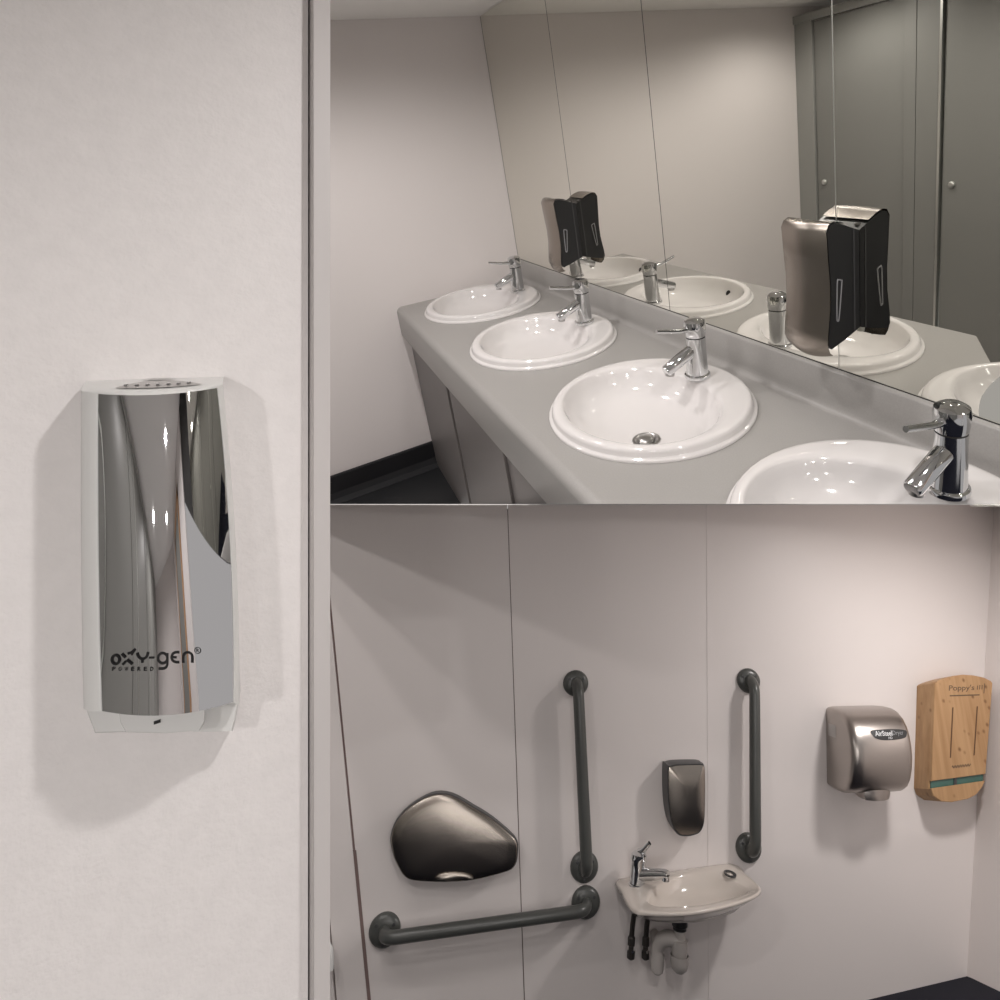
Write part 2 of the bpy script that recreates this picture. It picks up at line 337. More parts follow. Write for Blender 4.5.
# ------------------------------------------------------------------ basins and taps
BLAB = ['white oval basin farthest away, beside the white end wall', 'white oval basin second from the white end wall', 'white oval basin with visible drain, third from the end wall', 'nearest white oval basin, cut off by the bottom of its picture']
TLAB = ['small chrome mixer tap on the farthest basin by the end wall', 'chrome mixer tap on the second basin from the end wall', 'chrome mixer tap on the third basin, above the visible drain', 'large chrome mixer tap on the nearest basin']
for i, (bx_, by_) in enumerate(BAS):
    t = Thing('basin', BLAB[i], 'basin', (bx_, by_, ZC), group='vanity basins')
    k = 0.87
    oy = by_ - 0.032; ia, ib = 0.232, 0.186
    rings = [ell(bx_, by_, BA * s, BB * s, ZC + z) for s, z in ((1.0, 0.0005), (1.0, 0.005), (0.992, 0.0075), (0.972, 0.0085), (0.966, 0.011), (0.962, 0.019), (0.952, 0.0245), (0.935, 0.0275), (0.90, 0.0285))]
    def mixr(u, z):   # from the rim's inner line towards the bowl mouth
        return [((1 - u) * (bx_ + BA * 0.90 * math.cos(a)) + u * (bx_ + ia * math.cos(a)), (1 - u) * (by_ + BB * 0.90 * math.sin(a)) + u * (oy + ib * math.sin(a)), ZC + z) for a in [2 * math.pi * q / 48 for q in range(48)]]
    rings += [mixr(0.5, 0.0275), mixr(0.85, 0.026), mixr(1.0, 0.022)]
    for s, z in ((0.98, 0.014), (0.96, 0.002), (0.925, -0.014), (0.87, -0.030), (0.76, -0.046), (0.60, -0.058), (0.40, -0.066), (0.2, -0.070), (0.11, -0.071)):
        rings.append(ell(bx_ + 0.035 * (1 - s), oy - 0.010 * (1 - s), ia * s, ib * s, ZC + z))
    t.part('bowl', loft(rings, True, False, True), 'ceramic', smooth=True, angle=60, cut='fill')
    dr = t.part('drain', lathe((bx_ + 0.031, oy - 0.009, ZC - 0.071), (0, 0, 1), [(0.036, 0), (0.036, 0.004), (0.030, 0.005), (0.026, 0.002), (0.0, 0.002)], 24, False), 'drain', smooth=True, cut=True)
    t.part('plug', lathe((bx_ + 0.031, oy - 0.009, ZC - 0.069), (0, 0, 1), [(0.022, 0), (0.022, 0.006), (0.018, 0.009), (0.0, 0.010)], 20, False), 'drain', smooth=True, cut=True, parent=dr)
    t.part('overflow', lathe((bx_ + 0.03, oy - ib * 0.915, ZC - 0.022), (0, 1, 0.45), [(0.013, 0), (0.013, 0.004), (0.0, 0.004)], 16, False), 'blackgl', cut=True)
    # tap
    tx, ty, tz = TAPX[i] + (0, 0, 0.004, -0.007)[i], -0.1536 + (0, 0, 0, 0.012)[i], ZC + 0.0275
    tp = Thing('mixer_tap', TLAB[i], 'tap', (tx, ty, tz), group='vanity taps')
    def ring(r, h, ln=0.0): return [(tx + r * math.cos(a), ty + ln + r * math.sin(a), tz + h) for a in [2 * math.pi * q / 24 for q in range(24)]]
    tp.part('base_ring', loft([ring(0.0345, 0.0), ring(0.0355, 0.004), ring(0.0345, 0.009), ring(0.0300, 0.012)]), 'chrome', smooth=True, cut=True)
    tp.part('body', loft([ring(0.0300, 0.012), ring(0.0290, 0.03, 0.001), ring(0.0270, 0.07, 0.003), ring(0.0265, 0.113, 0.004)]), 'chrome', smooth=True, cut=True)
    tp.part('collar', loft([ring(0.0255, 0.1132, 0.004), ring(0.0255, 0.1162, 0.004)]), 'cab_dark', smooth=True, cut=True)
    cap = tp.part('cap', loft([ring(0.0268, 0.1164, 0.004), ring(0.0285, 0.126, 0.004), ring(0.0300, 0.148, 0.004), ring(0.0280, 0.158, 0.004), ring(0.018, 0.1645, 0.004), ring(0.004, 0.166, 0.004)]), 'chrome', smooth=True, cut=True)
    tp.part('lever', tube([(tx, ty - 0.02, tz + 0.140), (tx, ty - 0.05, tz + 0.143), (tx - 0.002, ty - 0.116, tz + 0.160)], [0.0085, 0.0062, 0.0055], 12), 'chrome', smooth=True, cut=True)
    sp = tp.part('spout', tube([(tx, ty, tz + 0.083), (tx, ty - 0.03, tz + 0.073), (tx, ty - 0.098, tz + 0.045), (tx, ty - 0.102, tz + 0.0435)], [0.0175, 0.0175, 0.0165, 0.0140], 16), 'chrome', smooth=True, cut=True)
    tp.part('aerator', lathe((tx, ty - 0.088, tz + 0.040), (0, -0.15, -1), [(0.0125, 0), (0.0125, 0.010), (0.0, 0.010)], 16, False), 'drain', smooth=True, cut=True, parent=sp)

# ------------------------------------------------------------------ towel dispensers on the mirror
def towel(x1, w, z0, label):
    x0 = x1 - w; xc = (x0 + x1) / 2
    t = Thing('towel_dispenser', label, 'dispenser', (xc, 0, z0), group='mirror-mounted dispensers')
    # side profile (depth, height over the foot): the top rises and the foot drops towards the front
    prof = [(0.0008, 0.262), (0.05, 0.283), (0.074, 0.290), (0.088, 0.287), (0.096, 0.274), (0.092, 0.215), (0.088, 0.160), (0.089, 0.110), (0.097, 0.055), (0.099, 0.030), (0.090, 0.020), (0.05, 0.030), (0.0008, 0.046)]
    b = t.part('body', loft([[(x, -y, z0 + z) for y, z in prof] for x in (x0, x0 + 0.001, x1 - 0.001, x1)]), 'black', smooth=True, angle=25)
    fr = [(0.030, 0.2785), (0.055, 0.2895), (0.076, 0.2945), (0.090, 0.291), (0.0985, 0.277), (0.0945, 0.215), (0.0905, 0.160), (0.0915, 0.110), (0.0995, 0.055), (0.1015, 0.030), (0.094, 0.012), (0.085, 0.004)]
    rows = []
    for y, z in fr:
        rows.append([(xc + q * (w / 2 - 0.0005), -y - 0.010 * (1 - q * q) * min(1, (y - 0.03) / 0.03), z0 + z - 0.012 * max(0, (0.05 - z) / 0.05) * (1 - q * q)) for q in [-1 + 2 * k / 14 for k in range(15)]])
    t.part('front_plate', grid(rows), 'steel_d', smooth=True, label='brushed steel curved front')
    zm = z0 + 0.126
    for x in (x1 + 0.0006, x0 - 0.0006):
        lp = [(0.058, 0.052), (0.066, 0.056), (0.0705, 0.048), (0.0735, -0.050), (0.0715, -0.058), (0.0670, -0.055), (0.057, 0.042)]
        pl = smooth_loop([(a_, b_, 0) for a_, b_ in lp], 4)
        t.part('level_window', tube([(x, -v.x, zm + v.y * 0.76) for v in pl + pl[:1]], 0.0016, 6), 'grey_line', smooth=True)
    t.part('side_rib', box(x0 - 0.0012, x1 + 0.0012, -0.020, -0.016, z0 + 0.042, z0 + 0.268), 'dgrey')
    t.part('lock', lathe((xc + 0.04, -0.02, z0 + 0.269), (0, 0, 1), [(0.006, 0), (0.006, 0.003), (0, 0.003)], 14, False), 'drain')
    t.part('outlet', lathe((x1 - 0.03, -0.04, z0 + 0.032), (0, 0, -1), [(0.010, 0), (0.008, 0.012), (0.0, 0.012)], 14, False), 'white_pl', smooth=True)
towel(2.057, 0.122, 1.026, 'large black dispenser with curved brushed steel front on the near mirror joint')
towel(0.752, 0.120, 1.016, 'distant black dispenser with steel front on the far mirror joint')

# ------------------------------------------------------------------ toilet cubicles facing the mirror
YC = -2.0359
sec = single('cubicle_header', join(bbox(0.0, 5.8, YC - 0.03, YC + 0.012, 2.020, 2.066)), 'cubicle_l', label='long grey header rail across the top of the cubicle fronts', cat='rail')
for k in range(7):
    x = 0.815 * k
    t = Thing('toilet_cubicle', ['grey cubicle front next to the white end wall, seen in the mirror', 'second grey cubicle front, past the bright door edge in the mirror'][k] if k < 2 else 'grey cubicle front, ' + ('third', 'fourth', 'fifth', 'sixth', 'last')[k - 2] + ' in the row from the white end wall', 'cubicle', (x + 0.41, YC, 0), group='cubicle fronts opposite the mirrors')
    t.part('pilaster', bbox(x + 0.001, x + 0.136, YC - 0.03, YC, 0.05, 2.020, 0.002), 'cubicle_l' if k == 0 else 'cubicle')
    if k: t.part('edge_strip', box(x + 0.126, x + 0.138, YC - 0.03, YC + 0.006, 0.05, 2.020), 'alu')
    dr = t.part('door', bbox(x + 0.146, x + 0.742, YC - 0.035, YC - 0.012, 0.12, 2.015, 0.002), 'cubicle')
    t.part('lock', lathe((x + 0.200, YC - 0.012, 1.047), (0, 1, 0), [(0.018, 0), (0.018, 0.010), (0.012, 0.016), (0.0, 0.017)], 18, False), 'alu', smooth=True, parent=dr)
    t.part('fascia', bbox(x + 0.746, x + 0.813, YC - 0.03, YC, 0.05, 2.020, 0.002), 'cubicle')
    t.part('side_partition', box(x + 0.805, x + 0.817, YR + 0.01, YC - 0.032, 0.15, 1.96), 'cubicle')

# downlight fittings
DLAB = ['downlight over the counter nearest the end wall', 'downlight over the second and third basins', 'downlight over the counter nearest the air freshener wall', 'downlight past the near end of the counter', 'downlight in front of the wooden framed door', 'downlight before the first cubicle by the end wall', 'downlight before the third cubicle', 'downlight before the middle of the cubicle row', 'downlight before the far right end of the cubicle row']
for i, (x, y) in enumerate(DOWN):
    t = Thing('downlight', DLAB[i], 'light', (x, y, CEIL), group='recessed ceiling downlights')
    t.part('bezel', lathe((x, y, CEIL), (0, 0, -1), [(0.050, 0), (0.050, 0.004), (0.040, 0.006), (0.037, 0.002)], 24, False), 'alu', smooth=True)
    t.part('lens', lathe((x, y, CEIL - 0.0015), (0, 0, -1), [(0.036, 0), (0.0, 0.0)], 24, False), 'lens')

# ================================================================== AIR FRESHENER WALL (left)
def PQ(v): return v
def lerp(a, b, t): return a + (b - a) * t
struct('wall_side', hexa([(-0.60, -0.62, -0.03), (0.0854, -0.62, -0.03), (0.1342, 0.73, -0.03), (-0.60, 0.73, -0.03)], [(-0.60, -0.62, 0), (0.0854, -0.62, 0), (0.1342, 0.73, 0), (-0.60, 0.73, 0)]), 'wall_text', mx=MP, label='textured white wall behind the chrome air freshener', cat='wall')
struct('trim_1', hexa([(0.0856, -0.62, -0.03), (0.0970, -0.62, -0.03), (0.1543, 0.73, -0.03), (0.1344, 0.73, -0.03)], [(0.0872, -0.62, 0.018), (0.0970, -0.62, 0.018), (0.1543, 0.73, 0.018), (0.1372, 0.73, 0.018)]), 'trim', mx=MP, label='pale grey vertical frame edging the wall beside the air freshener', cat='frame')
af = Thing('air_freshener', 'chrome fronted white air freshener dispenser mounted on the textured wall', 'dispenser', (0, -0.12, 0), MP)
def lag(v0, v1, v2, t, m=0.5):
    """quadratic through t=0, m, 1"""
    return v0 * (t - m) * (t - 1) / (m) + v1 * t * (t - 1) / (m * (m - 1)) + v2 * t * (t - m) / (1 - m)
def edgeL(t): return lag(-0.0344, -0.0330, -0.0298, t), lag(0.1289, 0.0182, -0.0856, t)
def edgeR(t): return lag(0.0392, 0.0462, 0.0463, t), lag(0.1257, 0.0042, -0.1073, t)
def cover(s, t, off=0.0):
    def raw(s, t):
        a, b = edgeL(t), edgeR(t); u = (s + 1) / 2
        dep = lag(0.013, 0.018, 0.016, t)
        return Vector((lerp(a[0], b[0], u), lerp(a[1], b[1], u) - 0.0035 * (1 - s * s) * (1 - t), 0.050 + dep * (1 - abs(s) ** 2.0)))
    p_ = raw(s, t)
    if off:
        n_ = (raw(s + 0.01, t) - raw(s - 0.01, t)).cross(raw(s, t - 0.01) - raw(s, t + 0.01)).normalized()
        p_ = p_ + n_ * (off if n_.z > 0 else -off)
    return tuple(p_)
af.part('cover', grid([[cover(-1 + q / 20, r / 24) for q in range(41)] for r in range(25)]), 'mirror_chrome', smooth=True, angle=80, label='mirror chrome front cover')
# white rim round the cover and the shell behind it
def rimL(t): return lag(-0.0455, -0.0437, -0.0407, t), lag(0.1327, 0.0205, -0.0838, t)
def rimR(t): return lag(0.0436, 0.0505, 0.0508, t), lag(0.1290, -0.0021, -0.1137, t)
for side, E1, R1 in ((-1, edgeL, rimL), (1, edgeR, rimR)):
    rows = []
    for r in range(17):
        t_ = r / 16; a = E1(t_); b = R1(t_)
        rows.append([(a[0] - side * 0.0004, a[1], 0.0490), (lerp(a[0], b[0], 0.08), lerp(a[1], b[1], 0.08), 0.0502), (lerp(a[0], b[0], 0.6), lerp(a[1], b[1], 0.6), 0.0470), (b[0], b[1], 0.040), (b[0], b[1], 0.018), (b[0] - side * 0.004, b[1], 0.0)])
    af.part('side_rim', grid(rows), 'white_pl', smooth=True, angle=50)
# top cap: white rim, chrome crescent, grille
def top_back(u): return Vector((lerp(-0.0464, 0.0456, u), lerp(0.1428, 0.1375, u), 0.0005))
def top_front(u):
    v = Vector(cover(-1 + 2 * u, 0.0)); a = Vector((-0.0455, 0.1327, 0.040)); b = Vector((0.0436, 0.1290, 0.040))
    if u < 0.12: v = a.lerp(Vector(cover(-0.76, 0.0)) + Vector((0, 0.002, 0.0)), u / 0.12)
    elif u > 0.92: v = b.lerp(Vector(cover(0.84, 0.0)) + Vector((0, 0.002, 0.0)), (1 - u) / 0.08)
    else: v = v + Vector((0, 0.002, 0.0))
    return v
def cap_pt(u, w, up):
    v = top_front(u).lerp(top_back(u), w); v.y += 0.0022 * math.sin(w * math.pi) + up
    return tuple(v)
af.part('top_cap', grid([[tuple(Vector(cap_pt(q / 32, w, 0)) + Vector((0, dy, 0))) for q in range(33)] for w, dy in ((0.02, -0.004), (0.0, -0.0025), (0.01, -0.0006), (0.05, 0.0), (0.2, 0.0), (0.4, 0.0), (0.6, 0.0), (0.8, 0.0), (1.0, 0.0))]), 'white_pl', smooth=True, angle=60)
af.part('crescent', grid([[cap_pt(0.14 + 0.72 * q / 24, 0.14 + 0.40 * math.sin(math.pi * q / 24) * k, 0.0009) for q in range(25)] for k in (0, 0.35, 0.7, 1.0)]), 'drain', smooth=True, label='chrome crescent in the top')
for q in range(7):  # tiny chrome beads added to imitate sparkles of light on the crescent
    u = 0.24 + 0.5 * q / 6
    c = Vector(cap_pt(u, 0.28, 0.0012)); af.part('glint_bead', lathe(c, (0, 1, 0.25), [(0.0016, 0), (0.0014, 0.0006), (0, 0.001)], 10, False), 'chrome', smooth=True)
af.part('grille', grid([[cap_pt(0.36 + 0.28 * q / 16, 0.66 + k * 0.22 * math.sin(math.pi * q / 16), 0.0012) for q in range(17)] for k in (-0.4, 0.3, 1.0)]), 'drain', smooth=True)
# foot: two side wings, chin with sensor
WL = [(-0.0435, -0.0700), (-0.0435, -0.0774), (-0.0410, -0.0930), (-0.0365, -0.1080), (-0.0185, -0.1142), (-0.0187, -0.0850)]
WR = [(0.0219, -0.0950), (0.0218, -0.1295), (0.0470, -0.1385), (0.0500, -0.1270), (0.0525, -0.1110), (0.0520, -0.0950)]
for W_ in (WL, WR):
    af.part('wing', loft([[(x, y - 0.004, 0.0008) for x, y in W_], [(x, y, 0.020) for x, y in W_], [(x * 0.97, y + 0.003, 0.027) for x, y in W_]]), 'white_pl', smooth=True, angle=30)
chin = [(-0.0230, -0.0830), (0.0301, -0.1000), (0.0288, -0.1173), (0.0256, -0.1221), (0.0048, -0.1161), (-0.0179, -0.1068), (-0.0207, -0.1000)]
af.part('chin', loft([[(x, y - 0.011, 0.004) for x, y in chin], [(x, y - 0.001, 0.038) for x, y in chin], [(x * 0.97, y + 0.001, 0.0425) for x, y in chin]]), 'white_pl', smooth=True, angle=35)
af.part('sensor', box(-0.0017, 0.0023, -0.1071, -0.1052, 0.0420, 0.0436), 'blackgl')
# print on the cover: px grid of the mark -> cover surface
CS = (-0.20007, 0.72282, -0.00571, 0.00479, 0.00264, 0.00033, 0.01433, 0.00012, 0.00037)
CT = (0.82493, 0.00294, 0.06255, 0.01439, -0.00008, 0.0001, -0.00012, 0.00046, 0.00038)
def onc(px, py):   # flat artwork wrapped on to the curved cover
    X, Y = (px - 155) / 50, (py - 660) / 20
    m = (1, X, Y, X * X, X * Y, Y * Y, X ** 3, X * X * Y, X ** 4)
    return cover(sum(a * b for a, b in zip(CS, m)), sum(a * b for a, b in zip(CT, m)), 0.0004)
def zz(pts): return [(100 + 0.11 * a, 635 + 0.11 * b) for a, b in pts]
W = 2.5
geo = [ribbon(zz([(145 + 34 * math.cos(a), 222 + 40 * math.sin(a)) for a in [2 * math.pi * k / 10 for k in range(10)]]), W, onc, True)]
geo += [ribbon(zz(p), w, onc, False, 3, False) for p, w in (([(200, 168), (234, 204)], 2.6), ([(208, 268), (238, 236)], 2.4), ([(248, 222), (298, 264)], 2.8), ([(254, 168), (285, 158), (322, 128)], 2.4), ([(288, 182), (310, 150), (322, 128)], 1.6), ([(386, 215), (386, 252)], W), ([(446, 205), (496, 205)], 1.8), ([(656, 202), (698, 202)], 2.2))]
geo += [ribbon(zz(p), W, onc) for p in ([(340, 160), (350, 192), (375, 214), (405, 212), (428, 190), (437, 155)], [(612, 165), (612, 262), (600, 292), (575, 304), (532, 304)], [(722, 157), (690, 157), (662, 172), (650, 202), (662, 232), (690, 246), (722, 246)], [(757, 252), (757, 195), (770, 168), (798, 157), (826, 168), (839, 195), (839, 252)])]
geo += [ribbon(zz([(570 + 42 * math.cos(a), 210 + 46 * math.sin(a)) for a in [2 * math.pi * k / 10 for k in range(10)]]), W, onc, True)]
geo += [ribbon(zz([(888 + 27 * math.cos(a), 140 + 28 * math.sin(a)) for a in [2 * math.pi * k / 10 for k in range(10)]]), 0.6, onc, True)]
geo += [fit_text('R', 100 + 0.11 * 877, 100 + 0.11 * 900, 635 + 0.11 * 156, 635 + 0.11 * 124, onc)]
af.part('lettering', join(*geo), 'ink', label='black rounded brand lettering')
geo = []
for k, ch in enumerate('POWERED'):
    x = 100 + 0.11 * (112 + 57.5 * k)
    geo.append(fit_text(ch, x, x + 3.2, 635 + 0.11 * 325, 635 + 0.11 * 290, onc, 0.01))
af.part('lettering', join(*geo), 'ink', label='small spaced black capitals')

# ================================================================== ACCESSIBLE TOILET (lower right)
def jx(p, q_, y): return p[0] + (q_[0] - p[0]) * (y - p[1]) / (q_[1] - p[1])
J1 = ((-0.8161, 1.1822), (-0.5482, -0.2961)); J2 = ((0.0852, 1.2727), (0.0705, -0.2933)); JR = ((1.5752, 1.4224), (1.0222, -0.2298)); JL = ((-1.4931, 0.9036), (-1.03, -0.2983))
YB = -0.45
back = struct('wall_back', hexa([(-1.85, YB, -0.04), (0.94, YB, -0.04), (1.57, 1.40, -0.04), (-1.85, 1.06, -0.04)], [(-1.85, YB, -0.006), (0.94, YB, -0.006), (1.57, 1.40, -0.006), (-1.85, 1.06, -0.006)]), 'seam', mx=ML, label='white panelled wall with grab bars and hand basin', cat='wall')
def panel(la, lb, g0, g1, name='panel', m='clad', z=0.0, zb=-0.006, y0=YB, y1=None, par=back):
    def top(line, g):
        y = 1.25
        for _ in range(4): x = jx(*line, y) + g; y = ceil_y(x, z) - 0.0005
        return (x, y)
    a = (jx(*la, y0) + g0, y0); b = (jx(*lb, y0) + g1, y0); c = top(lb, g1); d = top(la, g0)
    if y1 is not None: c = (jx(*lb, y1) + g1, y1); d = (jx(*la, y1) + g0, y1)
    return single(name, hexa([(*v, zb) for v in (a, b, c, d)], [(*v, z) for v in (a, b, c, d)]), m, mx=ML, parent=par)
panel(JL, J1, 0.003, -0.0016)
panel(J1, J2, 0.0016, -0.004)
panel(J2, JR, 0.004, 0.02)
panel(J2, J2, -0.0075, 0.0075, 'joint_strip', 'clad', 0.0014, -0.004)
# door leaf at the left edge
d2 = Thing('door_2', 'white door edge at the far left of the accessible toilet', 'door', (-1.2, YB, 0), ML); d2.o['kind'] = 'structure'
def dpart(name, la, lb, g0, g1, z, y0, y1, m): 
    V, F = hexa([(jx(*la, y0) + g0, y0, -0.005), (jx(*lb, y0) + g1, y0, -0.005), (jx(*lb, y1) + g1, y1, -0.005), (jx(*la, y1) + g0, y1, -0.005)], [(jx(*la, y0) + g0, y0, z), (jx(*lb, y0) + g1, y0, z), (jx(*lb, y1) + g1, y1, z), (jx(*la, y1) + g0, y1, z)])
    return d2.part(name, (V, F), m)
dpart('door_lining', JL, JL, -0.095, -0.004, 0.006, YB, 1.09, 'clad')
dl = dpart('door_leaf', JL, JL, -0.36, -0.100, 0.012, YB, 1.08, 'clad')
dpart('door_seal', JL, JL, -0.010, 0.006, 0.004, YB, 0.048, 'seam')
d2.part('handle', tube(smooth_path([(-1.195, -0.155, 0.0), (-1.185, -0.16, 0.045), (-1.170, -0.175, 0.052), (-1.158, -0.215, 0.052)], 4), 0.010, 12), 'white_pl', smooth=True)
# right wall, floor
RWD = Vector((-0.145, 0.20, 1.0))
bt = Vector((jx(*JR, YB), YB, 0)); tp_ = Vector((*JR[0], 0)) + Vector((0.012, 0.05, 0)); o_ = Vector((0.04, 0.0, 0))
struct('wall_right', hexa([bt, bt + RWD * 1.3, bt + RWD * 1.3 + o_, bt + o_], [tp_, tp_ + RWD * 1.3 + Vector((0, -0.35, 0)), tp_ + RWD * 1.3 + o_ + Vector((0, -0.35, 0)), tp_ + o_]), 'clad', mx=ML, label='white side wall beyond the bamboo dispenser', cat='wall')
c0 = Vector((1.0222, -0.2298, 0.0)); fl = Vector((0.6262 - 1.0222, -0.2907 + 0.2298, 0))
fa, fb = c0 + fl * 7.0, c0 + Vector((0.002, 0, 0)); dwn = Vector((0, -0.02, 0))
struct('floor', hexa([fa + dwn, fb + dwn, fb + RWD * 2.3 + dwn, fa + RWD * 2.3 + dwn], [fa + Vector((0, 0, 0.0005)), fb + Vector((0, 0, 0.0005)), fb + RWD * 2.3, fa + RWD * 2.3]), 'navy', mx=ML, label='dark floor in the corner below the bamboo dispenser', cat='floor')
# ceiling of the lower room
ca = [(-1.8, 0.0), (1.60, 0.0), (1.30, 1.05), (-1.0, 1.05)]
cl = struct('ceiling', loft([[(x, ceil_y(x, z) - 0.0025, z) for x, z in ca], [(x, ceil_y(x, z) - 0.0006, z) for x, z in ca]]), 'ceiling', mx=ML)
cl_t = Thing('ceiling_light', 'round flush ceiling light of the accessible toilet', 'light', (lx, ceil_y(lx, lz) - 0.003, lz), ML)
cn = Vector((0.0991, -0.9864, -0.1310))
cl_t.part('rim', lathe(Vector((lx, ceil_y(lx, lz) - 0.003, lz)), cn, [(0.105, 0), (0.105, 0.004), (0.097, 0.005), (0.092, 0.003)], 28, False), 'alu', smooth=True)
cl_t.part('diffuser', lathe(Vector((lx, ceil_y(lx, lz) - 0.003, lz)), cn, [(0.092, 0.002), (0.0, 0.002)], 28, False), 'lens')

# ------------------------------------------------------------------ grab bars
def grab(a, b, label, h=0.066, r=0.0210):
    a = Vector((*a, 0)); b = Vector((*b, 0)); d = (b - a).normalized(); z = Vector((0, 0, 1))
    t = Thing('grab_bar', label, 'grab bar', tuple((a + b) / 2), ML, 'dark grey grab bars')
    R = 0.040; path = [a + z * 0.008, a + z * (h - R)]
    path += [a + d * (R - R * math.cos(k * math.pi / 12)) + z * (h - R + R * math.sin(k * math.pi / 12)) for k in range(1, 7)]
    path += [a.lerp(b, 0.35) + z * h, a.lerp(b, 0.65) + z * h]
    path += [b - d * (R - R * math.sin(k * math.pi / 12)) * 1.0 + z * (h - R + R * math.cos(k * math.pi / 12)) for k in range(0, 6)]
    path += [b + z * (h - R), b + z * 0.008]
    t.part('tube', tube(path, r, 18), 'bar', smooth=True)
    for p_ in (a, b):
        fv, ff = lathe(p_, z, [(0.042, 0.0005), (0.043, 0.006), (0.040, 0.013), (0.032, 0.018), (0.021, 0.020), (0.0, 0.020)], 28, False)
        t.part('flange', ([(p_.x + (v[0] - p_.x) * 1.15, v[1], v[2]) for v in fv], ff), 'bar', smooth=True)
        for k in range(3):
            an = 0.6 + k * 2.094
            t.part('screw', lathe(p_ + Vector((0.031 * math.cos(an), 0.031 * math.sin(an), 0.015)), z, [(0.005, 0), (0.005, 0.005), (0.0, 0.006)], 10, False), 'dgrey', smooth=True)
grab((-0.4614, 0.5565), (-0.3828, 0.0274), 'dark grey vertical grab bar left of the small basin')
grab((0.2446, 0.6064), (0.2199, 0.0943), 'dark grey vertical grab bar right of the small basin')
grab((-1.0191, -0.140), (-0.3699, -0.0627), 'dark grey horizontal grab bar under the teardrop dispenser', 0.066, 0.0172)

# ------------------------------------------------------------------ teardrop tissue dispenser
TEAR = [(-0.9097, 0.2171), (-0.944, 0.2116), (-0.9761, 0.1972), (-1.0106, 0.1753), (-1.0353, 0.1507), (-1.0487, 0.1268), (-1.0518, 0.1034), (-1.0497, 0.0871), (-1.0426, 0.0709), (-1.0286, 0.0468), (-1.0115, 0.0267), (-0.9931, 0.0081), (-0.9713, -0.004), (-0.9455, -0.0078), (-0.916, -0.009), (-0.8488, -0.0088), (-0.7651, -0.0025), (-0.7068, 0.0085), (-0.6483, 0.0228), (-0.6306, 0.0329), (-0.6228, 0.0462), (-0.6211, 0.0661), (-0.6234, 0.0894), (-0.6314, 0.1026), (-0.6435, 0.1124), (-0.6727, 0.1298), (-0.7116, 0.1511), (-0.75, 0.1685), (-0.7881, 0.1831), (-0.8265, 0.1991), (-0.869, 0.213)]
def outline(pts, c, s, z, n=2): return [(c[0] + (v.x - c[0]) * s, c[1] + (v.y - c[1]) * s, z) for v in smooth_loop([(*p_, 0) for p_ in pts], n)]
tc_ = (-0.85, 0.09)
td = Thing('tissue_dispenser', 'teardrop shaped steel tissue dispenser with dark rim above the horizontal bar', 'dispenser', (-0.85, -0.01, 0), ML)
td.part('case', loft([outline(TEAR, tc_, s, z) for s, z in ((0.97, 0.0005), (0.995, 0.02), (1.0, 0.045), (0.995, 0.052), (0.975, 0.055))]), 'dgrey', smooth=True, angle=50)
td.part('front_plate', loft([outline(TEAR, tc_, s, z) for s, z in ((0.984, 0.0545), (0.981, 0.0570), (0.962, 0.0590), (0.8, 0.0625), (0.6, 0.0655), (0.35, 0.0680), (0.12, 0.069))], True, False, True), 'steel_d', smooth=True, angle=50, label='brushed steel front plate')
td.part('outlet', loft([[(-0.823 + s * 0.065 * math.cos(a), 0.004 + s * 0.016 * math.sin(a) * (1 if math.sin(a) > 0 else 0.3), z) for a in [2 * math.pi * k / 24 for k in range(24)]] for s, z in ((1.0, 0.058), (0.95, 0.066), (0.8, 0.068))]), 'steel_d', smooth=True)

# ------------------------------------------------------------------ soap dispenser over the basin
SOAP = [(-0.1103, 0.3229), (-0.0991, 0.3322), (-0.0687, 0.3379), (0.0157, 0.3429), (0.031, 0.3377), (0.0345, 0.3086), (0.0336, 0.2369), (0.0292, 0.1755), (0.014, 0.1478), (-0.0118, 0.1376), (-0.0448, 0.1339), (-0.0704, 0.1398), (-0.0928, 0.1689), (-0.1068, 0.2318)]
sd = Thing('soap_dispenser', 'small steel soap dispenser with dark sides on the wall over the basin', 'dispenser', (-0.037, 0.134, 0), ML)
sd.part('case', loft([outline(SOAP, (-0.038, 0.239), s, z, 3) for s, z in ((0.98, 0.0005), (1.0, 0.02), (1.0, 0.066), (0.985, 0.074))]), 'dgrey', smooth=True, angle=50)
sd.part('front_plate', loft([outline(SOAP, (-0.020, 0.250), s, z, 3) for s, z in ((0.955, 0.0735), (0.945, 0.077), (0.8, 0.081), (0.55, 0.085), (0.25, 0.087))], True, False, True), 'steel_d', smooth=True, angle=50, label='brushed steel front plate')

# ------------------------------------------------------------------ hand basin
RIM = [(-0.2566, -0.0006, 0.0), (-0.06, 0.0233, 0.0), (0.1495, 0.0488, 0.0), (0.1851, 0.0376, 0.05), (0.2074, 0.0272, 0.1), (0.2042, 0.0243, 0.14), (0.1726, 0.0237, 0.18), (0.1106, 0.0207, 0.22), (-0.0062, 0.0159, 0.27), (-0.1234, 0.0101, 0.29), (-0.23, -0.0005, 0.26), (-0.2584, -0.0073, 0.22), (-0.2665, -0.0074, 0.17), (-0.2656, -0.0037, 0.09)]
INN = [(-0.1446, 0.0169, 0.1), (-0.049, 0.0285, 0.045), (0.052, 0.035, 0.045), (0.0964, 0.0306, 0.06), (0.1425, 0.0227, 0.09), (0.1654, 0.0191, 0.13), (0.1311, 0.0197, 0.17), (0.0395, 0.0161, 0.21), (-0.022, 0.0135, 0.232), (-0.0782, 0.0106, 0.24), (-0.1736, 0.0044, 0.23), (-0.2049, 0.0035, 0.2), (-0.2, 0.007, 0.18), (-0.1854, 0.0118, 0.15)]
